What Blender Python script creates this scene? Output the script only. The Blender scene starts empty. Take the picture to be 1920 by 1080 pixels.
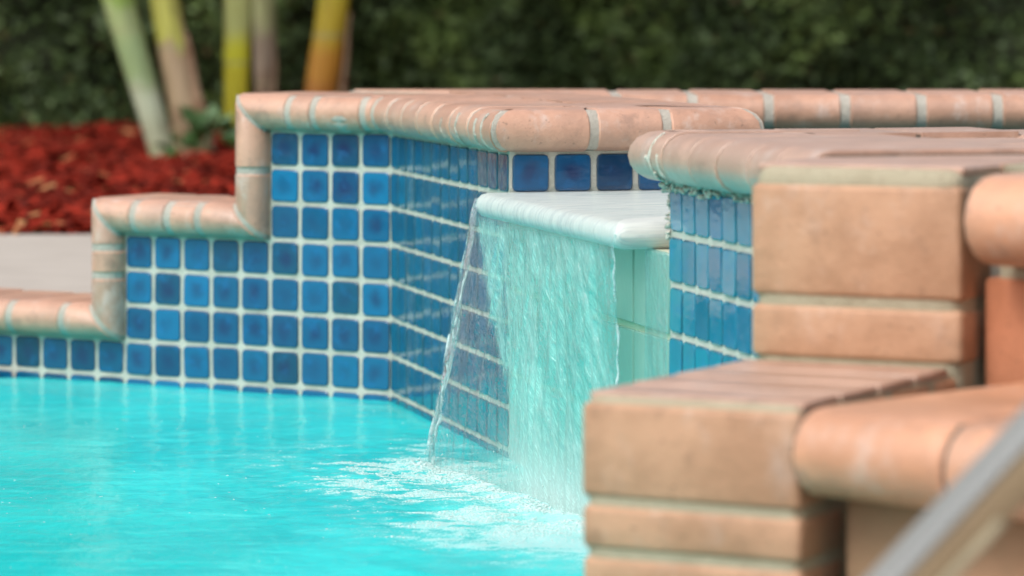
import bpy, bmesh, math, random
import numpy as np
from mathutils import Vector, Matrix, noise

R = random.Random(7)
NP = np.random.default_rng(7)
scene = bpy.context.scene
col = scene.collection

# ------------------------------------------------------------------ camera
F = 7000.0                      # focal length in pixels of a 1920 px wide frame
HC = 0.5985                     # eye height above the pool water
cam_d = bpy.data.cameras.new("camera")
cam = bpy.data.objects.new("camera", cam_d)
col.objects.link(cam)
cam.location = (0, 0, HC)
cam.rotation_euler = (math.radians(90), 0, 0)
cam_d.sensor_width = 36.0
cam_d.lens = F / 1920 * 36
cam_d.shift_y = -530 / 1920
cam_d.clip_start = 0.05
cam_d.clip_end = 500
cam_d.dof.use_dof = True
cam_d.dof.focus_distance = 4.6
cam_d.dof.aperture_fstop = 5.0
cam_d.dof.aperture_blades = 7
scene.camera = cam

# ------------------------------------------------------------------ light
SUN = Vector((-0.50, -0.50, 0.90)).normalized()       # towards the sun
world = bpy.data.worlds.new("World")
scene.world = world
world.use_nodes = True
nt = world.node_tree
bg = nt.nodes["Background"]
sky = nt.nodes.new("ShaderNodeTexSky")
sky.sky_type = 'NISHITA'
sky.sun_disc = False
sky.sun_elevation = math.asin(SUN.z)
sky.sun_rotation = math.atan2(SUN.x, SUN.y)
sky.dust_density = 4.0
sky.air_density = 1.0
hs = nt.nodes.new("ShaderNodeHueSaturation")          # thin high cloud: a paler sky
hs.inputs['Saturation'].default_value = 0.30
nt.links.new(sky.outputs[0], hs.inputs['Color'])
nt.links.new(hs.outputs[0], bg.inputs[0])
bg.inputs[1].default_value = 0.15
sd = bpy.data.lights.new("sun", 'SUN')
sd.energy = 1.15
sd.angle = math.radians(25)
sd.color = (1.0, 0.96, 0.90)
sun = bpy.data.objects.new("sun", sd)
col.objects.link(sun)
sun.rotation_euler = (-SUN).to_track_quat('-Z', 'Y').to_euler()
scene.view_settings.view_transform = 'Standard'
scene.view_settings.look = 'None'
scene.view_settings.exposure = 0.46
scene.view_settings.gamma = 1.0
scene.view_settings.use_curve_mapping = False
scene.cycles.max_bounces = 8
scene.cycles.transparent_max_bounces = 12
scene.cycles.caustics_reflective = False
scene.cycles.caustics_refractive = False
scene.cycles.use_denoising = True

# ------------------------------------------------------------------ material helpers
def new_mat(name):
    m = bpy.data.materials.new(name)
    m.use_nodes = True
    n = m.node_tree
    for x in list(n.nodes):
        n.nodes.remove(x)
    out = n.nodes.new("ShaderNodeOutputMaterial")
    return m, n, out

class G:
    """small node-graph helper"""
    def __init__(self, n): self.n = n
    def node(self, t, **kw):
        x = self.n.nodes.new(t)
        for k, v in kw.items(): setattr(x, k, v)
        return x
    def put(self, sock, v):
        if isinstance(v, bpy.types.NodeSocket): self.n.links.new(v, sock)
        elif isinstance(v, (tuple, list)) and len(v) == 3 and len(sock.default_value) == 4: sock.default_value = (*v, 1)
        else: sock.default_value = v
    def math(self, op, a, b=0.0, clamp=False):
        x = self.node("ShaderNodeMath", operation=op, use_clamp=clamp)
        self.put(x.inputs[0], a); self.put(x.inputs[1], b)
        return x.outputs[0]
    def mix(self, f, a, b, mode='MIX'):
        x = self.node("ShaderNodeMix", data_type='RGBA', blend_type=mode)
        self.put(x.inputs[0], f); self.put(x.inputs[6], a); self.put(x.inputs[7], b)
        return x.outputs[2]
    def noise(self, vec, scale, detail=3.0, rough=0.55, dist=0.0):
        x = self.node("ShaderNodeTexNoise")
        self.put(x.inputs['Vector'], vec)
        x.inputs['Scale'].default_value = scale; x.inputs['Detail'].default_value = detail
        x.inputs['Roughness'].default_value = rough; x.inputs['Distortion'].default_value = dist
        return x.outputs[0]
    def ramp(self, f, lo, hi, a=0.0, b=1.0):
        x = self.node("ShaderNodeMapRange", interpolation_type='SMOOTHSTEP')
        self.put(x.inputs[0], f)
        x.inputs[1].default_value = lo; x.inputs[2].default_value = hi
        x.inputs[3].default_value = a; x.inputs[4].default_value = b
        return x.outputs[0]
    def mapping(self, vec, scale=(1, 1, 1), loc=(0, 0, 0)):
        x = self.node("ShaderNodeMapping")
        self.put(x.inputs[0], vec)
        x.inputs['Scale'].default_value = scale; x.inputs['Location'].default_value = loc
        return x.outputs[0]
    def bump(self, h, strength=0.3, dist=0.002):
        x = self.node("ShaderNodeBump")
        self.put(x.inputs['Height'], h)
        x.inputs['Strength'].default_value = strength; x.inputs['Distance'].default_value = dist
        return x.outputs[0]
    def bsdf(self, color, rough=0.5, normal=None, **kw):
        x = self.node("ShaderNodeBsdfPrincipled")
        self.put(x.inputs['Base Color'], color); self.put(x.inputs['Roughness'], rough)
        if normal is not None: self.put(x.inputs['Normal'], normal)
        for k, v in kw.items(): self.put(x.inputs[k], v)
        return x.outputs[0]
    def obj(self):
        """object-space position shifted by a different amount on every object"""
        tc = self.node("ShaderNodeTexCoord"); oi = self.node("ShaderNodeObjectInfo")
        v = self.node("ShaderNodeVectorMath", operation='SCALE'); v.inputs[0].default_value = (7.1, 3.3, 5.7)
        self.put(v.inputs[3], oi.outputs['Random'])
        a = self.node("ShaderNodeVectorMath", operation='ADD')
        self.put(a.inputs[0], tc.outputs['Object']); self.put(a.inputs[1], v.outputs[0])
        self.alpha = oi.outputs['Alpha']
        return a.outputs[0], oi.outputs['Random'], oi.outputs['Color'], tc.outputs['Object']

def mat_brick(name, ca, cb, white=0.35, rough=0.75, coat=0.0):
    m, n, out = new_mat(name); g = G(n)
    p, rnd, oc, _ = g.obj()
    c = g.mix(rnd, ca, cb)
    big = g.noise(p, 11, 5, 0.62)
    c = g.mix(g.ramp(big, 0.40, 0.62, 0, 0.75), c, tuple(min(1, x * 1.30 + 0.03) for x in ca))
    c = g.mix(g.ramp(g.noise(p, 26, 4, 0.65), 0.54, 0.72, 0, 0.55), c, tuple(x * 0.60 for x in cb))
    eff = g.ramp(g.noise(g.mapping(p, (1, 1, 0.6)), 20, 6, 0.70), 0.52, 0.74, 0, white)
    c = g.mix(eff, c, (0.60, 0.51, 0.46))
    c = g.mix(g.ramp(g.noise(p, 190, 2), 0.66, 0.74, 0, 0.55), c, tuple(x * 0.35 for x in ca))
    fine = g.noise(p, 420, 3)
    h = g.math('ADD', g.math('MULTIPLY', fine, 0.5), g.noise(p, 70, 4))
    n.links.new(g.bsdf(c, rough, g.bump(h, 0.6, 0.0025), **{'Specular IOR Level': 0.55, 'Coat Weight': coat, 'Coat Roughness': 0.45}), out.inputs[0])
    return m

def mat_grout(name, base, dirt, amount=0.5):
    m, n, out = new_mat(name); g = G(n)
    p, rnd, oc, o = g.obj()
    c = g.mix(g.ramp(g.noise(o, 22, 5, 0.7), 0.42, 0.68, 0, amount), base, dirt)
    c = g.mix(g.ramp(g.noise(o, 130, 3), 0.60, 0.76, 0, 0.5), c, tuple(x * 0.55 for x in dirt))
    h = g.math('ADD', g.noise(o, 300, 3), g.math('MULTIPLY', g.noise(o, 70, 3), 1.5))
    n.links.new(g.bsdf(c, 0.8, g.bump(h, 0.7, 0.0025)), out.inputs[0])
    return m

def mat_tile():
    m, n, out = new_mat("glazed_tile"); g = G(n)
    p, rnd, oc, o = g.obj()
    ln = g.node("ShaderNodeVectorMath", operation='LENGTH')
    wob = g.node("ShaderNodeVectorMath", operation='ADD')
    w2 = g.node("ShaderNodeVectorMath", operation='SCALE'); w2.inputs[3].default_value = 0.020
    ntx = g.node("ShaderNodeTexNoise"); g.put(ntx.inputs['Vector'], p); ntx.inputs['Scale'].default_value = 34
    ctr = g.node("ShaderNodeVectorMath", operation='SUBTRACT'); ctr.inputs[1].default_value = (0.5, 0.5, 0.5)
    n.links.new(ntx.outputs['Color'], ctr.inputs[0]); n.links.new(ctr.outputs[0], w2.inputs[0])
    n.links.new(o, wob.inputs[0]); n.links.new(w2.outputs[0], wob.inputs[1])
    n.links.new(wob.outputs[0], ln.inputs[0])
    rad = ln.outputs['Value']
    core = g.ramp(rad, 0.002, 0.021, 1, 0)
    core = g.math('MULTIPLY', core, g.alpha)
    dark = g.mix(0.80, oc, (0.010, 0.018, 0.085))
    c = g.mix(core, oc, dark)
    c = g.mix(g.ramp(g.noise(p, 45, 3), 0.5, 0.75, 0, 0.30), c, (0.006, 0.17, 0.42))
    # edge shadow put into the colour: tile darkens towards its rim
    ge = g.node("ShaderNodeSeparateXYZ"); n.links.new(o, ge.inputs[0])
    ax = g.math('MAXIMUM', g.math('ABSOLUTE', ge.outputs[0]), g.math('ABSOLUTE', ge.outputs[1]))
    c = g.mix(g.ramp(ax, 0.0216, 0.0240, 0, 0.55), c, (0.03, 0.075, 0.10))
    h = g.noise(p, 60, 3)
    n.links.new(g.bsdf(c, g.ramp(g.noise(p, 90, 3), 0.4, 0.8, 0.05, 0.20), g.bump(h, 0.25, 0.0015),
                       **{'IOR': 1.5, 'Coat Weight': 0.08, 'Coat Roughness': 0.06}), out.inputs[0])
    return m

def mat_plain(name, c, rough=0.6, c2=None, scale=20, bump=0.3, **kw):
    m, n, out = new_mat(name); g = G(n)
    p, rnd, oc, o = g.obj()
    cc = g.mix(g.ramp(g.noise(o, scale, 5, 0.6), 0.35, 0.7), c, c2 if c2 else tuple(x * 0.75 for x in c))
    n.links.new(g.bsdf(cc, rough, g.bump(g.noise(o, scale * 9, 4), bump, 0.003), **kw), out.inputs[0])
    return m

M = {}
M['coping'] = mat_brick("coping_clay", (0.43, 0.225, 0.145), (0.46, 0.270, 0.195), 0.58, 0.45, 0.5)
M['cap'] = mat_brick("cap_clay", (0.40, 0.235, 0.165), (0.42, 0.26, 0.19), 0.45, 0.5, 0.9)
M['pier'] = mat_brick("pier_clay", (0.385, 0.21, 0.118), (0.405, 0.22, 0.125), 0.28, 0.6)
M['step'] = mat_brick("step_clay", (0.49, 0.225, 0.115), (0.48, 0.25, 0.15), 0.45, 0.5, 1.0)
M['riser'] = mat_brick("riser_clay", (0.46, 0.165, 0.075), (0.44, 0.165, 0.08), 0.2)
M['grout'] = mat_grout("white_grout", (0.52, 0.515, 0.45), (0.38, 0.375, 0.30), 0.6)
M['mint'] = mat_grout("coping_grout", (0.42, 0.385, 0.33), (0.33, 0.30, 0.255), 0.7)
M['dark_joint'] = mat_grout("worn_joint", (0.13, 0.11, 0.085), (0.08, 0.07, 0.055), 0.6)
M['mortar'] = mat_grout("pier_mortar", (0.38, 0.335, 0.235), (0.30, 0.255, 0.17), 0.6)
M['tile'] = mat_tile()
M['stucco'] = mat_plain("tan_stucco", (0.38, 0.22, 0.13), 0.9, (0.31, 0.19, 0.11), 12, 0.7)
M['deck'] = mat_plain("deck_concrete", (0.43, 0.385, 0.34), 0.9, (0.38, 0.335, 0.295), 5, 0.4)
M['soil'] = mat_plain("mulch_soil", (0.15, 0.018, 0.010), 0.95, (0.08, 0.012, 0.008), 9, 0.8)
M['ground'] = mat_plain("ground_soil", (0.10, 0.08, 0.05), 0.95, (0.06, 0.07, 0.03), 2, 0.5)
M['plaster'] = mat_plain("spa_plaster", (0.34, 0.33, 0.29), 0.7)
M['weir'] = mat_plain("weir_tile_aqua", (0.34, 0.47, 0.41), 0.18, (0.38, 0.50, 0.43), 9, 0.15)
M['cream'] = mat_grout("weir_grout", (0.62, 0.63, 0.48), (0.55, 0.57, 0.42), 0.4)
M['rubber'] = mat_plain("black_rubber", (0.02, 0.02, 0.02), 0.6)

def mat_metal():
    m, n, out = new_mat("stainless_steel"); g = G(n)
    p, rnd, oc, o = g.obj()
    n.links.new(g.bsdf((0.24, 0.228, 0.205), g.ramp(g.noise(o, 40, 4), 0.3, 0.7, 0.36, 0.46), None, Metallic=1.0), out.inputs[0])
    return m
M['steel'] = mat_metal()
M['tan_rail'] = mat_plain('tan_reflection_side', (0.26, 0.19, 0.11), 0.5, (0.23, 0.165, 0.095))  # side of the bar: shade and deck reflection as colour
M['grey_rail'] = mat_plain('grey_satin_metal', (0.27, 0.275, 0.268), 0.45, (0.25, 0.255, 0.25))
M['pale_rail'] = mat_plain('edge_light_pale', (0.38, 0.33, 0.22), 0.5)  # light on the bar's lower edge as colour

def mat_lip():
    m, n, out = new_mat("wet_lip_sky_white"); g = G(n)
    tc = g.node("ShaderNodeUVMap")
    v = g.mapping(tc.outputs[0], (3.0, 55.0, 1))
    a = g.noise(v, 1.6, 5, 0.6, 0.4)
    c = g.mix(g.ramp(a, 0.42, 0.66), (0.74, 0.74, 0.70), (0.56, 0.58, 0.57))  # white and grey streaks put the flow's sky reflection into the slab colour
    n.links.new(g.bsdf(c, 0.3, g.bump(a, 0.5, 0.004)), out.inputs[0])
    return m
M['lip'] = mat_lip()

# ------------------------------------------------------------------ object helpers
def tag(o, label=None, cat=None, group=None, kind=None):
    if label: o["label"] = label
    if cat: o["category"] = cat
    if group: o["group"] = group
    if kind: o["kind"] = kind
    return o

def thing(name, loc, label, cat, group=None):
    o = bpy.data.objects.new(name, None)
    o.empty_display_size = 0.1
    col.objects.link(o)
    o.location = loc
    return tag(o, label, cat, group)

def link(o, parent=None):
    col.objects.link(o)
    if parent is not None:
        o.parent = parent
        M4 = Matrix.Translation(-Vector(parent.location))
        if parent.parent is not None: M4 = Matrix.Translation(-Vector(parent.location))
        o.matrix_parent_inverse = M4
    return o

def mk(name, verts, faces, mat, parent=None, smooth=False):
    me = bpy.data.meshes.new(name)
    me.from_pydata([tuple(v) for v in verts], [], faces)
    me.materials.append(mat)
    if smooth: me.polygons.foreach_set('use_smooth', [True] * len(me.polygons))
    me.update()
    return link(bpy.data.objects.new(name, me), parent)

def fix_normals(o):
    bm = bmesh.new(); bm.from_mesh(o.data)
    bmesh.ops.recalc_face_normals(bm, faces=bm.faces)
    bm.to_mesh(o.data); bm.free()
    return o

def prism(name, poly, z0, z1, mat, parent=None):
    k = len(poly)
    v = [(p[0], p[1], z0) for p in poly] + [(p[0], p[1], z1) for p in poly]
    f = [tuple(range(k))[::-1], tuple(range(k, 2 * k))] + [(i, (i + 1) % k, (i + 1) % k + k, i + k) for i in range(k)]
    return fix_normals(mk(name, v, f, mat, parent))

def smooth_by_angle(me, ang=40):
    me.polygons.foreach_set('use_smooth', [True] * len(me.polygons))
    bm = bmesh.new(); bm.from_mesh(me)
    for e in bm.edges:
        if len(e.link_faces) == 2 and e.calc_face_angle(0) > math.radians(ang): e.smooth = False
    bm.to_mesh(me); bm.free()

def block(name, o, ax, ay, az, size, mat, parent, bevel=0.004, jit=0.0, seg=2):
    """bevelled box: o = corner, axes ax, ay, az, size along each; edges knocked off unevenly"""
    bm = bmesh.new()
    c = Vector(o)
    vs = []
    for k in (0, 1):
        for j in (0, 1):
            for i in (0, 1):
                p = c + ax * (size[0] * i) + ay * (size[1] * j) + az * (size[2] * k)
                p += Vector((R.uniform(-jit, jit), R.uniform(-jit, jit), R.uniform(-jit, jit)))
                vs.append(bm.verts.new(p))
    for f in ((0, 2, 3, 1), (4, 5, 7, 6), (0, 1, 5, 4), (2, 6, 7, 3), (0, 4, 6, 2), (1, 3, 7, 5)):
        bm.faces.new([vs[i] for i in f])
    bmesh.ops.recalc_face_normals(bm, faces=bm.faces)
    if bevel: bmesh.ops.bevel(bm, geom=bm.edges[:], offset=bevel, segments=seg, profile=0.5, affect='EDGES')
    me = bpy.data.meshes.new(name); bm.to_mesh(me); bm.free()
    me.materials.append(mat)
    smooth_by_angle(me, 35)
    return link(bpy.data.objects.new(name, me), parent)

Z = Vector((0, 0, 1))
def V2(p, z=0.0): return Vector((p[0], p[1], z))

# ------------------------------------------------------------------ plan of the raised spa (metres, x right, y away)
A1 = Vector((-0.1815, 5.646, 0))
dA = Vector((-0.8513, 0.5246, 0)).normalized()          # along the stepped wall, to the left and away
nA = Vector((-dA.y, dA.x, 0)); nA = nA if nA.y < 0 else -nA
B1 = Vector((-0.0035, 4.920, 0))
dB = (B1 - A1).normalized()                             # along the spillway side, towards the viewer
nB = Vector((dB.y, -dB.x, 0)); nB = nB if nB.x < 0 else -nB
dC = -nB                                                # into the wall through the notch
LB = (B1 - A1).length
def on_B(y): return A1 + dB * ((A1.y - y) / -dB.y)
D0 = on_B(4.182)
D1 = on_B(3.60)
TH = 0.31
CE = B1 + dC * TH
FC = Vector((0.088, 5.85, 0))
PITCH = 0.0562
ROW = 0.0561
Z0 = 0.0125
ZT = Z0 + 7 * ROW                                       # underside of the coping, 0.405
CT = 0.057                                              # coping thickness
def s_of_x(x):                                          # place along the stepped wall
    k = (x - 960) / F
    return (A1.x - k * A1.y) / (k * dA.y - dA.x)

# ------------------------------------------------------------------ setting
def sheet(name, x0, x1, y0, y1, z, mat, kind='structure'):
    o = mk(name, [(x0, y0, z), (x1, y0, z), (x1, y1, z), (x0, y1, z)], [(0, 1, 2, 3)], mat)
    return tag(o, kind=kind)

sheet('ground', -120, 120, -60, 200, -0.06, M['ground'])
pa = A1 + dA * 0.5 - nA * 0.05
deck_poly = [A1 + dA * 3.6 - nA * 0.12, A1 + dA * 0.40 - nA * 0.12, Vector((0.3, 6.1, 0)), Vector((8, 6.1, 0)), Vector((8, 7.75, 0)), Vector((-8, 7.95, 0)), ]
tag(prism('pool_deck', deck_poly, -0.05, 0.117, M['deck']), kind='structure')
tag(prism('near_deck', [(-7, -6), (7, -6), (7, 2.9), (0.33, 2.985), (0.05, 2.86), (-7, 2.7)], -0.05, 0.117, M['deck']), kind='structure')  # unseen deck; edge carried out over the pool to cut its cyan bounce
# mulch bed: soil mounded a little
def mulch_h(x, y):
    e = min(1.0, max(0.0, (y - 7.85) / 0.25))
    return 0.10 + e * (0.035 + 0.05 * noise.noise((x * 1.3, y * 1.3, 0)) + 0.03 * noise.noise((x * 4, y * 4, 3)))
xs = np.linspace(-9, 9, 130); ys = np.linspace(7.75, 17, 90)
vs = [(x, y, mulch_h(x, y)) for y in ys for x in xs]
nx = len(xs)
fs = [(j * nx + i, j * nx + i + 1, (j + 1) * nx + i + 1, (j + 1) * nx + i) for j in range(len(ys) - 1) for i in range(nx - 1)]
tag(mk('mulch_bed', vs, fs, M['soil'], smooth=True), kind='structure')

def mat_chips():
    m, n, out = new_mat("red_mulch"); g = G(n)
    ge = g.node("ShaderNodeNewGeometry")
    r = ge.outputs['Random Per Island']
    c = g.mix(g.ramp(r, 0.0, 1.0), (0.085, 0.011, 0.007), (0.30, 0.027, 0.014))
    c = g.mix(g.ramp(r, 0.975, 0.985), c, (0.42, 0.20, 0.09))
    n.links.new(g.bsdf(c, 0.9, None, **{'Specular IOR Level': 0.08}), out.inputs[0])
    return m
chips_v, chips_f = [], []
for i in range(27000):
    y = 7.86 + 5.9 * R.random() ** 1.3
    x = R.uniform(-0.165 * y, -0.02 * y) if i < 15000 else R.uniform(-4.5, 4.5)
    a = R.uniform(0, math.tau); L = R.uniform(0.012, 0.042); w = R.uniform(0.005, 0.012)
    z = mulch_h(x, y) + R.uniform(0.004, 0.03)
    t = Vector((math.cos(a), math.sin(a), R.uniform(-0.5, 0.5))); s = Vector((-math.sin(a), math.cos(a), R.uniform(-0.6, 0.6)))
    c = Vector((x, y, z)); h = Z * 0.006
    b = len(chips_v)
    chips_v += [c - t * L - s * w, c + t * L - s * w * 0.6, c + t * L + s * w * 0.6, c - t * L + s * w, c + h]
    chips_f += [(b, b + 1, b + 4), (b + 1, b + 2, b + 4), (b + 2, b + 3, b + 4), (b + 3, b, b + 4)]
tag(mk('mulch_chips', chips_v, chips_f, mat_chips()), 'loose red bark mulch spread over the planting bed', kind='stuff')

# ------------------------------------------------------------------ raised spa wall
spa = thing('spa_wall', (A1.x, A1.y, 0), 'raised spa wall of blue glazed tiles, stepped on the left, under rounded clay brick coping', 'wall')

sA4, sA9 = 4 * PITCH, 9 * PITCH
def quad_pts(s0, s1, d): return [A1 + dA * s0, A1 + dA * s1, A1 + dA * s1 - nA * d, A1 + dA * s0 - nA * d]
prism('wall_core', [A1 + dA * sA4, A1, B1, CE, FC, FC + Vector((-0.10, 0.30, 0)), A1 + dA * sA4 - nA * 0.30], -0.3, ZT + 0.001, M['grout'], spa)
prism('wall_core', quad_pts(sA4 + .0005, sA9, 0.26), -0.3, Z0 + 4 * ROW, M['grout'], spa)
prism('wall_core', quad_pts(sA9 + .0005, 5.5, 0.12), -0.3, Z0 + ROW, M['grout'], spa)
prism('wall_core', [FC + Vector((0.0005, 0, 0)), (2.2, 5.85), (2.2, 6.14), (0.05, 6.14)], -0.3, ZT, M['plaster'], spa)
# landing beyond the notch
prism('wall_core', [D0, D1, (0.36, 3.45), (1.5, 3.05), (1.5, 4.30), D0 + dC * 0.36], -0.3, ZT - 0.006, M['grout'], spa)
# weir below the lip
prism('weir_core', [B1 + dB * 0.0005 - nB * 0.004, D0 - dB * 0.0005 - nB * 0.004, D0 + dC * TH, CE], -0.3, 0.3205, M['cream'], spa)

prism('coping_bed', [A1 + dA * (sA4 - 0.02) - nA * 0.10, A1 + dA * 0.05 - nA * 0.10, B1 - dB * 0.10 - nB * 0.10, CE - dB * 0.10 + nB * 0.08, FC + Vector((-0.06, 0.10, 0)), A1 + dA * (sA4 - 0.02) - nA * 0.27], ZT, ZT + CT - 0.004, M['mortar'], spa)
# --- tiles: one shared pillow-edged mesh
def tile_mesh(w, h, name):
    r, bev, t = 0.0065, 0.0022, 0.0026
    def ring(hw, hh, rr, z):
        pts = []
        for cx, cy, a0 in ((hw - rr, hh - rr, 0), (-hw + rr, hh - rr, 90), (-hw + rr, -hh + rr, 180), (hw - rr, -hh + rr, 270)):
            for k in range(3):
                a = math.radians(a0 + 45 * k)
                pts.append((cx + rr * math.cos(a), cy + rr * math.sin(a), z))
        return pts
    v = ring(w / 2, h / 2, r, -0.002) + ring(w / 2 - 0.0006, h / 2 - 0.0006, r, 0.0018) + ring(w / 2 - bev, h / 2 - bev, r * 0.7, t)
    f = [tuple(range(24, 36))]
    for a in (0, 12):
        for i in range(12):
            j = (i + 1) % 12
            f.append((a + i, a + j, a + 12 + j, a + 12 + i))
    me = bpy.data.meshes.new(name)
    me.from_pydata(v, [], f)
    me.materials.append(M['tile'])
    me.polygons.foreach_set('use_smooth', [True] * len(me.polygons))
    me.update()
    smooth_by_angle(me, 20)
    return me
T_A = tile_mesh(0.0502, 0.0502, 'tile')
T_B = tile_mesh(0.0545, 0.0502, 'tile')
T_D = tile_mesh(0.0482, 0.0500, 'tile')
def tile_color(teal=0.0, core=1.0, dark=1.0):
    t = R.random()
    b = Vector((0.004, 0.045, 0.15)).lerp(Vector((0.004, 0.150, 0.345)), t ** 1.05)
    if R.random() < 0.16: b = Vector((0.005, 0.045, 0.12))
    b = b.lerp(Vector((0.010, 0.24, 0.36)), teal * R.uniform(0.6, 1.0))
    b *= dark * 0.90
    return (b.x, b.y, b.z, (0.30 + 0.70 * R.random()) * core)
def put_tile(p, u, n, me=T_A, teal=0.0, core=1.0, dark=1.0):
    o = bpy.data.objects.new('tile', me)
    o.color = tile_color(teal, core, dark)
    up = Z
    tilt = Matrix.Rotation(R.gauss(0, 0.011), 4, 'X') @ Matrix.Rotation(R.gauss(0, 0.011), 4, 'Y') @ Matrix.Rotation(R.gauss(0, 0.010), 4, 'Z')
    m = Matrix(((u.x, up.x, n.x, p.x), (u.y, up.y, n.y, p.y), (u.z, up.z, n.z, p.z), (0, 0, 0, 1))) @ tilt
    link(o, spa)
    o.matrix_basis = m
    return o
def rowz(k): return Z0 + (k + 0.5) * ROW
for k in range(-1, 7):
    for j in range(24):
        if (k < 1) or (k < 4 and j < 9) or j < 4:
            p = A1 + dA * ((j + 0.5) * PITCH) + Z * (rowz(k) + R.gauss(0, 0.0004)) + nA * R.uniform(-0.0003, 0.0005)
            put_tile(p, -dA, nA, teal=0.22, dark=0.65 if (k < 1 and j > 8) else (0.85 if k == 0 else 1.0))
NBT = 13
for k in range(-1, 7):
    for j in range(NBT):
        p = A1 + dB * ((j + 0.5) * LB / NBT) + Z * rowz(k) + nB * R.uniform(-0.0005, 0.0008)
        put_tile(p, dB, nB, T_B, teal=0.75, core=0.25, dark=0.60)  # teal puts this side's hazy reflection into the tile colour
for j in range(5):                                       # jamb of the notch
    for k in (5, 6):
        put_tile(B1 + dC * ((j + 0.5) * TH / 5.4) + Z * (rowz(k)), dC, -Vector((-dC.y, dC.x, 0)) if (-dC.x) > 0 else Vector((dC.y, -dC.x, 0)))
for k in range(-1, 7):                                   # beyond the notch
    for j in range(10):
        put_tile(D0 + dB * (0.003 + (j + 0.5) * 0.0507) + Z * (rowz(k) - 0.006) + nB * R.uniform(-0.0004, 0.0008), dB, nB, T_D, teal=1.0, core=0.15)  # stronger teal: lit, reflecting look put into the tile colour

# --- coping bricks: bullnose swept between two cut planes
def bull_profile(depth, th=CT, over=0.004, n=9):
    r = th / 2
    pts = [(-depth, 0.0)]
    for i in range(n):
        a = -math.pi / 2 + math.pi * i / (n - 1)
        pts.append((over + r * math.cos(a) * 1.05, r + r * math.sin(a)))
    pts.append((-depth, th))
    return pts
def sweep(name, o, t, n, b, s0, s1, mat, parent, m0=None, m1=None, depth=0.15, inset=0.0, th=CT, jit=0.0, over=0.004, sub=1, bev=0.0022):
    """o origin on the wall face, t along, n outward, b away from the tiles; m0/m1 = (point, normal, gap) cut planes"""
    prof = bull_profile(depth, th, over)
    ca, cb = -depth / 2 + 0.02, th / 2
    V = []; K = len(prof)
    rows = []
    for q in range(sub + 1):
        row = []
        for (a, bb) in prof:
            if inset:
                a = a - inset if a > -depth * 0.5 else a
                bb = min(max(bb, inset), th - inset)
            base = o + n * a + b * bb
            def end(s, m):
                if m is None: return s
                pt, nm, gap = m
                return (pt - base).dot(nm) / t.dot(nm) + gap
            e0, e1 = end(s0, m0), end(s1, m1)
            row.append(base + t * (e0 + (e1 - e0) * q / sub))
        rows.append(row)
    if jit:
        d = n * R.gauss(0, jit) + b * R.gauss(0, jit); tw = R.gauss(0, jit * 0.7)
        rows = [[p + d + b * (tw * (q / sub - 0.5)) for p in row] for q, row in enumerate(rows)]
    for row in rows: V += row
    Fc = [tuple(range(K)), tuple(range(sub * K, (sub + 1) * K))[::-1]]
    for q in range(sub):
        for i in range(K):
            j = (i + 1) % K
            Fc.append((q * K + i, (q + 1) * K + i, (q + 1) * K + j, q * K + j))
    ob = mk(name, V, Fc, mat, parent)
    fix_normals(ob)
    bm = bmesh.new(); bm.from_mesh(ob.data)
    if not inset:
        ends = [e for e in bm.edges if any(len(f.verts) == K for f in e.link_faces) and len(e.link_faces) == 2]
        bmesh.ops.bevel(bm, geom=ends, offset=bev, segments=1, affect='EDGES')
    bm.to_mesh(ob.data); bm.free()
    smooth_by_angle(ob.data, 42)
    return ob
def run(o, t, n, b, L, joints, m0=None, m1=None, gap=0.006, depth=0.15, brick='coping', grout='mint', inset=0.0024, over=0.004, parent=None, th=CT):
    parent = parent or spa
    g0 = (m0[0], m0[1], 0.0) if m0 else None; g1 = (m1[0], m1[1], 0.0) if m1 else None
    sweep('coping_grout', o, t, n, b, 0.0, L, M[grout], parent, g0, g1, depth - 0.002, inset, over=over, th=th)
    cuts = [0.0] + list(joints) + [L]
    for i in range(len(cuts) - 1):
        a, c = cuts[i] + gap, cuts[i + 1] - gap
        q0 = (m0[0], m0[1], gap) if (m0 and i == 0) else None
        q1 = (m1[0], m1[1], -gap) if (m1 and i == len(cuts) - 2) else None
        sweep('coping_brick', o, t, n, b, a, c, M[brick], parent, q0, q1, depth, 0.0, jit=0.00045, over=over, th=th, bev=0.0009 if brick == 'cap' else 0.0022)
P = lambda s, z: A1 + dA * s + Z * z
diag = (dA - Z).normalized()                              # normal of the 45 degree mitre in the wall plane
mA1 = (dA - dB).normalized()
zc1, zc2 = Z0 + 4 * ROW, Z0 + ROW
# top of the stepped wall
run(P(0, ZT), dA, nA, Z, sA4, [s_of_x(700), s_of_x(607), s_of_x(560)], (A1 + Z * ZT, mA1, 0), (P(sA4, ZT), diag, 0), 0.0052)
# upright end of the top step (b points left)
run(P(sA4, ZT), -Z, nA, dA, ZT - zc1, [0.062], (P(sA4, ZT), diag, 0), (P(sA4, zc1), diag, 0), 0.0052)
# middle step
run(P(sA4, zc1), dA, nA, Z, sA9 - sA4, [s_of_x(392) - sA4, s_of_x(334) - sA4, s_of_x(270) - sA4], (P(sA4, zc1), diag, 0), (P(sA9, zc1), diag, 0), 0.006)
run(P(sA9, zc1), -Z, nA, dA, zc1 - zc2, [0.022, 0.066], (P(sA9, zc1), diag, 0), (P(sA9, zc2), diag, 0), 0.005)
# pool edge coping at deck level
run(P(sA9, zc2), dA, nA, Z, 4.6, [0.105 + 0.108 * i for i in range(41)], (P(sA9, zc2), diag, 0), None, 0.006)
# spillway side
mB1 = (dB + dC).normalized()
run(A1 + Z * ZT, dB, nB, Z, LB, [LB * q for q in (0.15, 0.29, 0.43, 0.57, 0.71, 0.86)], (A1 + Z * ZT, mA1, 0), (B1 + Z * ZT, mB1, 0), 0.006)
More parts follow.
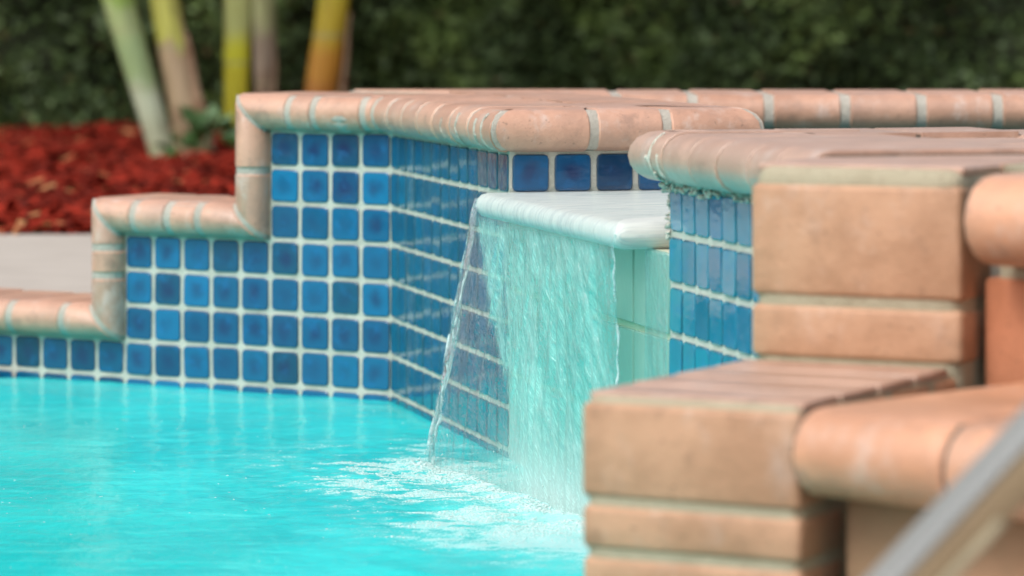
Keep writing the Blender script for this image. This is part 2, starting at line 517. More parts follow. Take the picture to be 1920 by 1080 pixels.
# jamb of the notch, facing the viewer
nC = -Vector((-dC.y, dC.x, 0)) if -dC.x < 0 else Vector((-dC.y, dC.x, 0))
nC = Vector((dC.y, -dC.x, 0))
dI = (FC - CE).normalized(); nI = Vector((dI.y, -dI.x, 0)); nI = nI if nI.x > 0 else -nI
mCE = (dC + dI).normalized()
run(B1 + Z * ZT, dC, nC, Z, TH, [0.108, 0.208], (B1 + Z * ZT, mB1, 0), (CE + Z * ZT, mCE, 0), 0.006)
LI = (FC - CE).length
dF = Vector((1, 0, 0)); mFC = (dI + dF).normalized()
run(CE + Z * ZT, dI, nI, Z, LI, [LI * q / 8 for q in range(1, 8)], (CE + Z * ZT, mCE, 0), (FC + Z * ZT, mFC, 0), 0.006)
# far side of the spa, facing the viewer
run(FC + Z * (ZT - 0.002), dF, Vector((0, -1, 0)), Z, 2.0, [0.075 + 0.119 * i for i in range(16)], (FC + Z * ZT, mFC, 0), None, 0.0075, 0.28)
# cap beyond the notch: bullnose on the spillway side and round into the notch
ZC = 0.402
nJ = Vector((-dC.y, dC.x, 0)); nJ = nJ if nJ.y > 0 else -nJ
mD0 = (dC - dB).normalized()
LD = (D1 - D0).length
run(D0 + Z * ZC, dB, nB, Z, LD, [0.052, 0.10, 0.205, 0.305, 0.41, 0.50], (D0 + Z * ZC, mD0, 0), None, 0.0026, 0.19, 'cap', 'dark_joint', 0.005, 0.010)
run(D0 + Z * ZC, dC, nJ, Z, 0.36, [0.12, 0.24], (D0 + Z * ZC, mD0, 0), None, 0.003, 0.15, 'cap', 'dark_joint', 0.003, 0.004)
prism('paver_bed', [D0 + dC * 0.10 + dB * 0.10, D1 + dC * 0.10, (0.46, 3.44), (1.45, 3.08), (1.45, 4.22), D0 + dC * 0.34 + dB * 0.03], ZC - 0.004, ZC + CT - 0.0085, M['mortar'], spa)
# landing pavers behind the cap
for i in range(7):
    for j in range(6):
        o = D0 + dC * (0.196 + 0.156 * i) + dB * (0.156 + 0.105 * j) + Z * (ZC + 0.002)
        if o.x > 1.5: continue
        block('paver', o, dC, dB, Z, (0.152, 0.101, 0.0495 + R.uniform(-.0006, .0006)), M['cap'], spa, 0.002, 0.0003, 1)
for i in range(2, 7):
    o = D0 + dC * (0.04 + 0.156 * i) + dB * (-0.02) + Z * (ZC + 0.002)
    block('paver', o, dC, dB, Z, (0.152, 0.172, 0.0515), M['cap'], spa, 0.004, 0.0005, 1)

# crumbling mortar squeezed out under the cap
def lumps(name, pts, mat, parent, r0, r1):
    bm = bmesh.new()
    for p in pts:
        r = R.uniform(r0, r1)
        m = Matrix.Translation(p) @ Matrix.Rotation(R.uniform(0, 6), 4, 'Z') @ Matrix.Rotation(R.uniform(0, 6), 4, 'X') @ Matrix.Diagonal((r * R.uniform(.6, 1.6), r * R.uniform(.6, 1.2), r * R.uniform(.5, 1.0), 1))
        bmesh.ops.create_icosphere(bm, subdivisions=1, radius=1, matrix=m)
    for v in bm.verts: v.co += noise.noise_vector(v.co * 400) * 0.0012
    me = bpy.data.meshes.new(name); bm.to_mesh(me); bm.free()
    me.materials.append(mat)
    me.polygons.foreach_set('use_smooth', [True] * len(me.polygons))
    return link(bpy.data.objects.new(name, me), parent)
pts = []
for i in range(150):
    s = abs(R.gauss(0, 0.09)) if i < 100 else R.uniform(0, 0.33)
    pts.append(D0 + dB * s + nB * R.uniform(0.001, 0.010) + Z * (ZC - 0.002 + R.uniform(-0.009, 0.003)))
for i in range(45):
    pts.append(D0 + dB * R.uniform(-0.004, 0.003) + nB * R.uniform(-0.002, 0.003) + Z * R.uniform(0.335, ZC))
for i in range(9):
    a = math.radians(R.uniform(-80, 0))
    pts.append(D0 + dB * (0.052 + R.gauss(0, 0.0035)) + nB * (0.010 + 0.0305 * math.cos(a)) + Z * (ZC + CT / 2 + 0.0285 * math.sin(a)))
lumps('mortar_smear', pts, M['grout'], spa, 0.0016, 0.0042)
# grout smeared in arcs over the coping near the notch corner
def smear(o, t, n, s, over, z0, a0, a1, w, seed, mat, thick=0.0011):
    v, f = [], []
    N = 22
    for i in range(N + 1):
        a = math.radians(a0 + (a1 - a0) * i / N)
        wob = 0.006 * noise.noise((seed, i * 0.16, 0)); ww = w * max(0.12, 0.65 + 0.9 * noise.noise((seed, i * 0.35, 5)))
        for k, (q, h) in enumerate(((-1, -0.0004), (-0.55, thick), (0.1, thick * 1.3), (0.6, thick * 0.8), (1, -0.0004))):
            r = CT / 2 + h + 0.0003 * noise.noise((seed, i * 0.9, k * 2.0))
            v.append(o + t * (s + wob + q * ww) + n * (over + r * 1.05 * math.cos(a)) + Z * (z0 + CT / 2 + r * math.sin(a)))
    for i in range(N):
        for k in range(4): f.append((i * 5 + k, i * 5 + k + 1, (i + 1) * 5 + k + 1, (i + 1) * 5 + k))
    return mk('mortar_smear', v, f, mat, spa, smooth=True)
for q, (s_, w_, a0, a1) in enumerate(((0.020, 0.005, -85, 50), (0.060, 0.006, -75, 30), (0.17, 0.004, -60, 40), (0.26, 0.003, -80, 20))):
    smear(B1, -dB, nB, s_, 0.004, ZT, a0, a1, w_, q * 3.7, M['mint'])
smear(D0, dB, nB, 0.052, 0.010, ZC, -80, 70, 0.0035, 31.0, M['grout'])
smear(D0, dB, nB, 0.085, 0.010, ZC, -85, 10, 0.0016, 35.0, M['grout'])
smear(A1, dA, nA, 0.075, 0.004, ZT, -80, -5, 0.016, 41.0, M['mint'])

# --- pale weir tiles under the lip
LW = (D0 - B1).length
ncol = 5
for i in range(ncol):
    for (z0, z1) in ((-0.05, 0.112), (0.118, 0.222), (0.230, 0.3195)):
        w = LW / ncol
        block('weir_tile', B1 + dB * (i * w + 0.004) - nB * 0.010 + Z * z0, dB, nB, Z, (w - 0.007, 0.011, z1 - z0), M['weir'], spa, 0.0015, 0.0003, 1)

# --- spillway lip: rounded slab over the weir
LIP0, LIP1 = B1 + dB * 0.006, B1 + dB * (LW - 0.066)
OV = 0.045
def lip_profile():
    p = [(-TH + 0.01, 0.320), (OV - 0.014, 0.320)]
    for i in range(7):
        a = -math.pi / 2 + math.pi * i / 6
        p.append((OV - 0.014 + 0.016 * math.cos(a), 0.3360 + 0.0160 * math.sin(a)))
    p.append((-TH + 0.01, 0.353))
    return p
prof = lip_profile(); K = len(prof)
verts, uv = [], []
LL = (LIP1 - LIP0).length
def lip_t(q):                                            # last rows roll over the free end
    if q <= 15: return (LL - 0.015) * q / 15, 1.0
    a = (q - 15) / 5 * math.pi / 2
    return LL - 0.015 + 0.015 * math.sin(a), max(0.12, math.cos(a))
for q in range(21):
    tq, sc = lip_t(q)
    o = LIP0 + dB * tq
    for (a, z) in prof:
        a2 = a if a < 0 else a - (1 - sc) * 0.010
        z2 = 0.3360 + (z - 0.3360) * sc
        verts.append(o + nB * a2 + Z * (z2 + 0.0006 * noise.noise((q * 0.7, a * 20, 1)))); uv.append((a / 0.35, q / 20))
faces = [tuple(range(K)), tuple(range(20 * K, 21 * K))[::-1]]
for q in range(20):
    for i in range(K):
        j = (i + 1) % K
        faces.append((q * K + i, (q + 1) * K + i, (q + 1) * K + j, q * K + j))
lip = mk('spillway_lip', verts, faces, M['lip'], spa)
fix_normals(lip); smooth_by_angle(lip.data, 45)
ul = lip.data.uv_layers.new(name='UVMap')
for lp in lip.data.loops: ul.data[lp.index].uv = uv[lp.vertex_index]

# ------------------------------------------------------------------ water
IMP0 = LIP0 + nB * (OV + 0.058); IMP1 = LIP1 + nB * (OV - 0.015)
def seg_dist(x, y):
    a = (IMP0.x, IMP0.y); b = (IMP1.x, IMP1.y)
    dx, dy = b[0] - a[0], b[1] - a[1]
    t = ((x - a[0]) * dx + (y - a[1]) * dy) / (dx * dx + dy * dy)
    t = min(1.0, max(0.0, t))
    px, py = a[0] + dx * t, a[1] + dy * t
    side = (x - px) * nB.x + (y - py) * nB.y
    return math.hypot(x - px, y - py), t, side
def axis(lo, hi, f0, f1, step, coarse):
    a = list(np.arange(lo, f0, coarse)) + list(np.arange(f0, f1, step)) + list(np.arange(f1, hi + coarse, coarse))
    return a
wx = axis(-7, 7, -0.95, 0.30, 0.0055, 0.35)
wy = axis(1.3, 6.0, 3.65, 6.0, 0.0085, 0.25)
wv, foam = [], []
for y in wy:
    for x in wx:
        d, t, side = seg_dist(x, y)
        fine = (-1.0 < x < 0.32 and y > 3.6)
        z = 0.0; fo = 0.0
        if fine:
            amp = 0.0011 + 0.0030 * math.exp(-d * 4.5)
            z = amp * (noise.noise((x * 9, y * 7, 0.3)) + 0.7 * noise.noise((x * 24, y * 17, 2.1)) + 0.35 * noise.noise((x * 60, y * 45, 5)))
            z += 0.0013 * math.exp(-d * 5) * math.sin(d * 70 + 3 * noise.noise((x * 8, y * 8, 9)))
            fo = math.exp(-(d / (0.045 + 0.12 * t)) ** 1.3) * (0.6 + 0.6 * t)
            st = noise.noise((x * 13 + 3, y * 11, 4.4)) * 0.34 + noise.noise((x * 13 + 7, y * 42, 2.4)) * 0.36 + noise.noise((x * 55, y * 60, 8.4)) * 0.40
            ring = math.exp(-((d - 0.13) / 0.13) ** 2) * max(0.0, st + 0.16) * 1.7
            fo = min(1.0, fo + ring + 0.9 * math.exp(-d * 6) * max(0, st))
        wv.append((x, y, z)); foam.append(fo)
nxw = len(wx)
wf = [(j * nxw + i, j * nxw + i + 1, (j + 1) * nxw + i + 1, (j + 1) * nxw + i) for j in range(len(wy) - 1) for i in range(nxw - 1)]
def mat_water():
    m, n, out = new_mat("pool_water"); g = G(n)
    tc = g.node("ShaderNodeTexCoord"); o = tc.outputs['Object']
    at = g.node("ShaderNodeAttribute", attribute_name='foam')
    f = at.outputs['Fac']
    big = g.noise(g.mapping(o, (1, 0.55, 1)), 3.2, 3)
    c = g.mix(g.ramp(big, 0.35, 0.7), (0.008, 0.52, 0.53), (0.024, 0.65, 0.64))
    rip = g.noise(g.mapping(o, (7, 24, 1)), 1.0, 4, 0.6, 0.5)
    c = g.mix(g.ramp(rip, 0.50, 0.72, 0, 0.65), c, (0.06, 0.74, 0.72))  # ripple glints and refracted light put into the water colour
    c = g.mix(g.ramp(g.noise(g.mapping(o, (16, 50, 1)), 1.0, 3, 0.6, 0.5), 0.52, 0.70, 0, 0.30), c, (0.006, 0.44, 0.47))
    # light net off the pool floor, painted into the surface colour
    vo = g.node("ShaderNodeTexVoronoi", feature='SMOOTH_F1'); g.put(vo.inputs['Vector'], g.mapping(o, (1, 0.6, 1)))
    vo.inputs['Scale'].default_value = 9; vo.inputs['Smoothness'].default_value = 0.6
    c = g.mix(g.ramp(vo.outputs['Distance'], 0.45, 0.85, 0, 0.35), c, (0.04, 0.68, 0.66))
    grain = g.noise(g.mapping(o, (1, 0.45, 1)), 210, 4, 0.75)
    fm = g.math('ADD', g.math('MULTIPLY', f, 1.0), g.math('MULTIPLY', g.math('SUBTRACT', grain, 0.5), 2.1))
    fm = g.math('MULTIPLY', g.ramp(fm, 0.15, 1.25), g.ramp(f, 0.02, 0.35))
    c = g.mix(g.math('MULTIPLY', g.ramp(f, 0.0, 0.9), 0.6), c, (0.20, 0.68, 0.66))
    c = g.mix(g.math('MULTIPLY', fm, 0.88), c, (0.47, 0.66, 0.655))
    # stray bubbles
    fl = g.noise(g.mapping(o, (1, 0.35, 1)), 90, 2, 0.5)
    zone = g.ramp(g.noise(g.mapping(o, (1, 0.6, 1)), 5, 2), 0.48, 0.68)
    flk = g.math('MULTIPLY', g.ramp(fl, 0.70, 0.76), zone)
    c = g.mix(g.math('MULTIPLY', flk, 0.8), c, (0.5, 0.72, 0.71))
    h = g.math('ADD', g.math('ADD', g.noise(g.mapping(o, (1, 0.6, 1)), 45, 3, 0.55, 0.6), g.math('MULTIPLY', g.noise(o, 160, 2), 0.25)), g.math('MULTIPLY', fm, g.noise(o, 260, 3, 0.7)))
    bsdf = g.bsdf(c, g.ramp(fm, 0.0, 1.0, 0.13, 0.6), g.bump(h, 0.30, 0.004), **{'IOR': 1.11})
    n.links.new(bsdf, out.inputs[0])
    return m
water = mk('pool_water', wv, wf, mat_water(), smooth=True)
at = water.data.attributes.new('foam', 'FLOAT', 'POINT')
at.data.foreach_set('value', foam)
tag(water, kind='structure')
tag(prism('spa_water', [CE + dC * 0.003, FC + Vector((0.01, -0.003, 0)), (2.2, 5.847), (2.2, 4.32), D0 + dC * 0.37 - dB * 0.02], -0.2, 0.350, mat_water_spa := mat_plain('spa_water', (0.04, 0.16, 0.17), 0.05)), kind='structure')

# falling sheet
def mat_sheet(film=False):
    m, n, out = new_mat("clinging_film" if film else "falling_water"); g = G(n)
    uvn = g.node("ShaderNodeUVMap")
    sp = g.node("ShaderNodeSeparateXYZ"); n.links.new(uvn.outputs[0], sp.inputs[0])
    u, v = sp.outputs[0], sp.outputs[1]
    cb = g.node("ShaderNodeCombineXYZ")                   # flow lines drift along the weir as they fall
    g.put(cb.inputs[0], g.math('SUBTRACT', u, g.math('MULTIPLY', v, 0.42))); g.put(cb.inputs[1], v)
    fl = cb.outputs[0]
    broad = g.noise(g.mapping(fl, (9, 2.2, 1)), 1.0, 4, 0.6, 0.8)
    mid = g.noise(g.mapping(fl, (34, 9, 1), (3, 1, 0)), 1.0, 4, 0.65, 1.1)
    fin = g.noise(g.mapping(fl, (105, 30, 1), (7, 2, 0)), 1.0, 3, 0.65, 0.8)
    body = g.ramp(g.math('SUBTRACT', g.math('ADD', u, g.math('MULTIPLY', g.math('SUBTRACT', mid, 0.5), 0.08)), g.math('MULTIPLY', g.math('SUBTRACT', v, 0.27), 0.80)), 0.0, 0.07, 0.0, 1.0)
    thick = g.math('MULTIPLY', body, g.ramp(u, 0.90, 0.985, 1.0, 0.45))
    fall = g.ramp(v, 0.262, 0.310, 0.0, 1.0)
    if film: thick = 0.30; fall = 1.0
    mix = g.math('ADD', g.math('ADD', g.math('MULTIPLY', broad, 0.4), g.math('MULTIPLY', mid, 0.35)), g.math('MULTIPLY', fin, 0.25))
    veil = g.ramp(mix, 0.38, 0.62, 0.40, 0.84)            # milky, aerated water
    line = g.math('MULTIPLY', g.ramp(fin, 0.60, 0.72), g.ramp(broad, 0.42, 0.62))  # thin streak highlights, painted into the sheet's colour
    low = g.math('MULTIPLY', g.ramp(v, 0.66, 0.98, 0.0, 0.95), g.ramp(u, 0.25, 0.6))
    if film: low = 0.0
    op = g.math('ADD', g.math('MULTIPLY', veil, thick), g.math('MULTIPLY', line, 0.35))
    op = g.math('MINIMUM', g.math('MULTIPLY', g.math('MAXIMUM', op, low), fall), 0.95)
    tint = g.mix(g.math('MULTIPLY', thick, fall), (0.94, 0.985, 0.985), (0.55, 0.93, 0.89))
    tr = g.node("ShaderNodeBsdfTransparent"); g.put(tr.inputs[0], tint)
    col_ = g.mix(g.ramp(mix, 0.38, 0.62), (0.25, 0.73, 0.68), (0.44, 0.84, 0.79))
    col_ = g.mix(g.math('MAXIMUM', line, g.math('MULTIPLY', low, 0.8)), col_, (0.78, 0.90, 0.88))
    nb = g.bump(g.math('ADD', g.math('ADD', broad, g.math('MULTIPLY', mid, 0.7)), g.math('MULTIPLY', fin, 0.3)), 0.8, 0.010)
    df = g.node("ShaderNodeBsdfDiffuse"); g.put(df.inputs[0], col_); pass
    tl = g.node("ShaderNodeBsdfTranslucent"); g.put(tl.inputs[0], col_)
    m0 = g.node("ShaderNodeMixShader"); m0.inputs[0].default_value = 0.35
    n.links.new(df.outputs[0], m0.inputs[1]); n.links.new(tl.outputs[0], m0.inputs[2])
    m1 = g.node("ShaderNodeMixShader"); g.put(m1.inputs[0], op)
    n.links.new(tr.outputs[0], m1.inputs[1]); n.links.new(m0.outputs[0], m1.inputs[2])
    gl = g.node("ShaderNodeBsdfGlossy"); gl.inputs['Roughness'].default_value = 0.08
    n.links.new(nb, gl.inputs['Normal'])
    fr = g.node("ShaderNodeFresnel"); fr.inputs[0].default_value = 1.33; n.links.new(nb, fr.inputs['Normal'])
    gloss = 0.5 if film else g.ramp(fall, 0, 1, 0.15, 0.36)
    m2 = g.node("ShaderNodeMixShader"); g.put(m2.inputs[0], g.math('MULTIPLY', fr.outputs[0], gloss))
    n.links.new(m1.outputs[0], m2.inputs[1]); n.links.new(gl.outputs[0], m2.inputs[2])
    n.links.new(m2.outputs[0], out.inputs[0])
    return m
M['film'] = mat_sheet(True)
M['fall'] = mat_sheet()
fallt = thing('waterfall', ((IMP0.x + IMP1.x) / 2, (IMP0.y + IMP1.y) / 2, 0), 'clear aqua sheet of water pouring over the white spillway lip', 'waterfall')
NU, NV = 200, 150
VT = 0.22                                               # share of v spent on the flat top
sv, suv = [], []
def sheet_point(u, v):
    if v < VT:
        q = v / VT
        a = -TH + 0.02 + (OV + TH - 0.02) * q
        z = 0.360 - 0.004 * q ** 4 + 0.0022 * noise.noise((u * 26, a * 9, 0)) + 0.006 * math.exp(-((q - 0.2) / 0.2) ** 2) * (0.5 + 0.5 * noise.noise((u * 5, 2, 2)))
        return a, z, 0.0
    q = (v - VT) / (1 - VT)
    z0 = 0.356
    z = z0 * (1 - q) - 0.004
    throw = 0.060 * (1 - u) + (-0.022) * u
    sm = q * q * (3 - 2 * q)
    a = OV + 0.006 * min(1, q * 14) + throw * (0.45 * q + 0.55 * sm)
    a += 0.0045 * noise.noise((u * 38, q * 2.2, 7)) * min(1, q * 5) + 0.0022 * noise.noise((u * 110, q * 7, 3)) * min(1, q * 5)
    side = 0.012 * math.sin(q * 9 + 1) * max(0, (u - 0.8) / 0.2) * 0.5
    return a, z, side
for j in range(NV + 1):
    for i in range(NU + 1):
        u, v = i / NU, j / NV
        a, z, sd_ = sheet_point(u, v)
        p = LIP0.lerp(LIP1, u) + nB * a + dB * sd_ + Z * z
        sv.append(p); suv.append((u, v))
n1 = NU + 1
sf = [(j * n1 + i, j * n1 + i + 1, (j + 1) * n1 + i + 1, (j + 1) * n1 + i) for j in range(NV) for i in range(NU)]
sh = mk('water_sheet', sv, sf, M['fall'], fallt, smooth=True)
ul = sh.data.uv_layers.new(name='UVMap')
for lp in sh.data.loops: ul.data[lp.index].uv = suv[lp.vertex_index]

# ropes of water along the free edges and splashed drops
def mat_rope():
    m, n, out = new_mat("water_strand"); g = G(n)
    p, rnd, oc, o = g.obj()
    tr = g.node("ShaderNodeBsdfTransparent"); g.put(tr.inputs[0], (0.86, 0.96, 0.96))
    pr = g.bsdf((0.70, 0.82, 0.82), 0.08, g.bump(g.noise(o, 130, 3), 0.6, 0.004))
    mx = g.node("ShaderNodeMixShader"); g.put(mx.inputs[0], g.ramp(g.noise(o, 40, 3), 0.42, 0.66, 0.06, 0.75))
    n.links.new(tr.outputs[0], mx.inputs[1]); n.links.new(pr, mx.inputs[2]); n.links.new(mx.outputs[0], out.inputs[0])
    return m
M['rope'] = mat_rope()
def tube(name, pts, rad, mat, parent, k=8):
    v, f = [], []
    for i, p in enumerate(pts):
        t = (pts[min(i + 1, len(pts) - 1)] - pts[max(i - 1, 0)]).normalized()
        a = t.cross(Vector((0.3, 1, 0.1))).normalized(); b = t.cross(a)
        r = rad(i / (len(pts) - 1)) if callable(rad) else rad
        for q in range(k):
            an = math.tau * q / k
            v.append(p + a * (r * math.cos(an)) + b * (r * math.sin(an)))
    for i in range(len(pts) - 1):
        for q in range(k):
            f.append((i * k + q, i * k + (q + 1) % k, (i + 1) * k + (q + 1) % k, (i + 1) * k + q))
    f += [tuple(range(k))[::-1], tuple(range((len(pts) - 1) * k, len(pts) * k))]
    return mk(name, v, f, mat, parent, smooth=True)
def edge_pts(u, v0, v1, amp, seed, n=70):
    r = []
    for i in range(n):
        v = v0 + (v1 - v0) * i / (n - 1)
        a, z, sd_ = sheet_point(u, v)
        r.append(LIP0.lerp(LIP1, u) + nB * a + dB * sd_ + Z * z + noise.noise_vector((seed, v * 26, 0)) * amp)
    return r
tube('water_strand', edge_pts(0.0, 0.25, 1.0, 0.0016, 1), lambda q: 0.0009 + 0.0030 * q + 0.0008 * noise.noise((q * 14, 1, 1)), M['rope'], fallt)
tube('water_strand', edge_pts(0.035, 0.42, 0.99, 0.003, 2), lambda q: 0.0008 + 0.0018 * q + 0.0007 * noise.noise((q * 18, 4, 1)), M['rope'], fallt)
tube('water_strand', edge_pts(1.0, 0.25, 0.95, 0.004, 3), lambda q: 0.0014 + 0.0011 * noise.noise((q * 16, 7, 1)), M['rope'], fallt)

# clear ribbon folding down the free edge
def mat_clear():
    m, n, out = new_mat("clear_water"); g = G(n)
    tc = g.node("ShaderNodeTexCoord"); o = tc.outputs['Object']
    a = g.noise(g.mapping(o, (1, 1, 0.30)), 75, 4, 0.6, 0.8)
    nb = g.bump(a, 0.9, 0.012)
    tr = g.node("ShaderNodeBsdfTransparent"); g.put(tr.inputs[0], (0.90, 0.965, 0.965))
    df = g.node("ShaderNodeBsdfDiffuse"); g.put(df.inputs[0], (0.70, 0.80, 0.80))
    gl = g.node("ShaderNodeBsdfGlossy"); gl.inputs['Roughness'].default_value = 0.06; n.links.new(nb, gl.inputs['Normal'])
    m1 = g.node("ShaderNodeMixShader"); g.put(m1.inputs[0], g.ramp(a, 0.54, 0.70, 0.10, 0.75))
    n.links.new(tr.outputs[0], m1.inputs[1]); n.links.new(df.outputs[0], m1.inputs[2])
    lw = g.node("ShaderNodeFresnel"); lw.inputs[0].default_value = 1.33; n.links.new(nb, lw.inputs['Normal'])
    m2 = g.node("ShaderNodeMixShader"); g.put(m2.inputs[0], g.math('MULTIPLY', lw.outputs[0], 0.8))
    n.links.new(m1.outputs[0], m2.inputs[1]); n.links.new(gl.outputs[0], m2.inputs[2]); n.links.new(m2.outputs[0], out.inputs[0])
    return m
M['clear'] = mat_clear()
rv, rf = [], []
NR, NC = 70, 12
for i in range(NR + 1):
    v = 0.235 + 0.765 * i / NR; q = (v - VT) / (1 - VT)
    a, z, _ = sheet_point(0.0, v)
    wd = 0.006 + 0.030 * math.sin(min(1, q * 1.25) * math.pi) * (1 - 0.4 * q) + 0.004 * q
    for c in range(NC):
        an = math.tau * c / NC
        off = -dB * (wd * 0.5 * math.cos(an) - wd * 0.30) + nB * ((0.0022 + 0.0012 * q) * math.sin(an) + 0.002 * math.sin(q * 11 + 2.5 * math.cos(an)))
        rv.append(LIP0 + nB * (a - 0.003) + Z * z + off + noise.noise_vector((c * 0.3, v * 18, 4)) * 0.0016 * min(1, q * 3))
for i in range(NR):
    for c in range(NC): rf.append((i * NC + c, i * NC + (c + 1) % NC, (i + 1) * NC + (c + 1) % NC, (i + 1) * NC + c))
mk('water_ribbon', rv, rf, M['clear'], fallt, smooth=True)
# thin film running down the weir beside the main sheet
fv_, fuv, ff_ = [], [], []
for j in range(41):
    for i in range(31):
        u, v = i / 30, j / 40
        fv_.append(LIP1 - dB * 0.02 + dB * (0.092 * u) + nB * (0.0055 + 0.0015 * noise.noise((u * 7, v * 3, 2)) + 0.001 * noise.noise((u * 19, v * 9, 5))) + Z * (0.3225 * (1 - v)))
        fuv.append((0.5 + 0.16 * u, 0.3 + 0.7 * v))
for j in range(40):
    for i in range(30): ff_.append((j * 31 + i, j * 31 + i + 1, (j + 1) * 31 + i + 1, (j + 1) * 31 + i))
wf_ = mk('water_film', fv_, ff_, M['film'], fallt, smooth=True)
ul = wf_.data.uv_layers.new(name='UVMap')
for lp in wf_.data.loops: ul.data[lp.index].uv = fuv[lp.vertex_index]

# foam: rafts of small bubbles round the impact
bm = bmesh.new()
ico = bmesh.new(); bmesh.ops.create_icosphere(ico, subdivisions=1, radius=1)
iv = np.array([v.co[:] for v in ico.verts]); itf = [tuple(v.index for v in f.verts) for f in ico.faces]; ico.free()
bm.free()
fv, ff = [], []
tries = 0
def water_z(x, y):
    d, t, side = seg_dist(x, y)
    amp = 0.0011 + 0.0030 * math.exp(-d * 4.5)
    return amp * (noise.noise((x * 9, y * 7, 0.3)) + 0.7 * noise.noise((x * 24, y * 17, 2.1)) + 0.35 * noise.noise((x * 60, y * 45, 5))) + 0.0013 * math.exp(-d * 5) * math.sin(d * 70 + 3 * noise.noise((x * 8, y * 8, 9)))
nb_ = 0
while nb_ < 6500 and tries < 90000:
    tries += 1
    t = R.random(); d = abs(R.gauss(0, 0.13)) + 0.005
    c = IMP0.lerp(IMP1, t) + nB * (d if R.random() < 0.88 else -d * 0.4) + dB * R.gauss(0, 0.03)
    x, y = c.x, c.y
    st = noise.noise((x * 13 + 3, y * 11, 4.4)) * 0.34 + noise.noise((x * 13 + 7, y * 42, 2.4)) * 0.36 + noise.noise((x * 55, y * 60, 8.4)) * 0.40
    if st + 0.25 * math.exp(-d * 9) < 0.10 + max(0, d - 0.12) * 1.5: continue
    r = R.uniform(0.0005, 0.0013) * (1.3 if d < 0.05 else 1)
    b = len(fv)
    fv += [tuple(q) for q in (iv * (r * R.uniform(1, 2.2), r * R.uniform(1, 1.6), r * 0.55) + (x, y, water_z(x, y) + r * 0.1))]
    ff += [tuple(i + b for i in q) for q in itf]
    nb_ += 1
for i in range(170):                                      # stray bubbles drifting over the pool
    y = R.uniform(3.85, 5.7); x = R.uniform(-0.137 * y, 0.02)
    if noise.noise((x * 4, y * 3, 1.7)) < 0.02: continue
    r = R.uniform(0.0004, 0.0009); b = len(fv)
    fv += [tuple(q) for q in (iv * (r * R.uniform(1, 3.0), r * 1.5, r * 0.5) + (x, y, water_z(x, y)))]
    ff += [tuple(q_ + b for q_ in q) for q in itf]
M['foam'] = mat_plain('white_foam', (0.56, 0.68, 0.67), 0.35, (0.46, 0.66, 0.65), 40, 0.2)
tag(mk('foam', fv, ff, M['foam'], smooth=True), 'white foam and bubbles on the pool where the waterfall lands', kind='stuff')
# thrown drops
fv, ff = [], []
for i in range(150):
    t = R.random() ** 0.7; c = IMP0.lerp(IMP1, t) + nB * R.gauss(0.02, 0.035) + dB * R.gauss(0, 0.03)
    z = abs(R.gauss(0, 0.022)); r = R.uniform(0.0004, 0.0010); b = len(fv)
    fv += [tuple(q) for q in (iv * (r, r, r * 1.4) + (c.x, c.y, z))]
    ff += [tuple(q_ + b for q_ in q) for q in itf]
tag(mk('splash_drops', fv, ff, M['foam'], smooth=True), 'drops thrown up where the falling water hits the pool', kind='stuff')

# ------------------------------------------------------------------ stepped brick pier in front
uP = Vector((math.cos(math.radians(28)), -math.sin(math.radians(28)), 0))
wP = Vector((-uP.y, uP.x, 0))
PL = Vector((0.0585, 3.15, 0))
PU = PL + wP * 0.345
pier = thing('brick_pier', (PL.x, PL.y, -0.3), 'stepped pier of tan bricks with wide pale mortar joints at the pool edge', 'pier')
WP = 0.201
def core(o, lx, ly, z0, z1, mat, bevel=0.006):
    return block('mortar', o + Z * z0, uP, wP, Z, (lx, ly, z1 - z0), mat, pier, bevel, 0.0, 3)
core(PL + uP * 0.002 + wP * 0.003, WP - 0.004, 0.60, -0.3, 0.2695, M['mortar'], 0.010)
core(PU + uP * 0.002 + wP * 0.003, WP + 0.003, 0.32, 0.2, 0.4505, M['mortar'], 0.014)
def faces_brick(o, z0, z1, lx, ly=0.09):
    return block('brick', o + Z * z0, uP, wP, Z, (lx, ly, z1 - z0), M['pier'], pier, 0.006, 0.0006, 3)
for (z0, z1) in ((0.1840, 0.264), (0.1405, 0.1775), (0.097, 0.134), (0.0535, 0.0905), (0.010, 0.047), (-0.033, 0.0035)):
    faces_brick(PL + uP * R.uniform(-.001, .001), z0, z1, WP)
    for i in range(1, 6):
        faces_brick(PL + wP * (0.1 * i) + uP * 0.0005, z0, z1, WP - 0.001)
for (z0, z1) in ((0.3315, 0.4345), (0.2745, 0.3225)):
    faces_brick(PU, z0, z1, WP + 0.007)
    for i in range(1, 3):
        faces_brick(PU + wP * (0.1 * i) + uP * 0.0005, z0, z1, WP + 0.006)
# top pavers
for i in range(4):
    block('brick', PL + uP * 0.001 + wP * (0.012 + 0.083 * i) + Z * 0.2645, uP, wP, Z, (WP - 0.003, 0.076, 0.0075), M['cap'], pier, 0.002, 0.0004, 1)
for i in range(3):
    block('brick', PU + uP * 0.001 + wP * (0.014 + 0.098 * i) + Z * 0.4440, uP, wP, Z, (WP + 0.004, 0.092, 0.0085), M['cap'], pier, 0.002, 0.0004, 1)

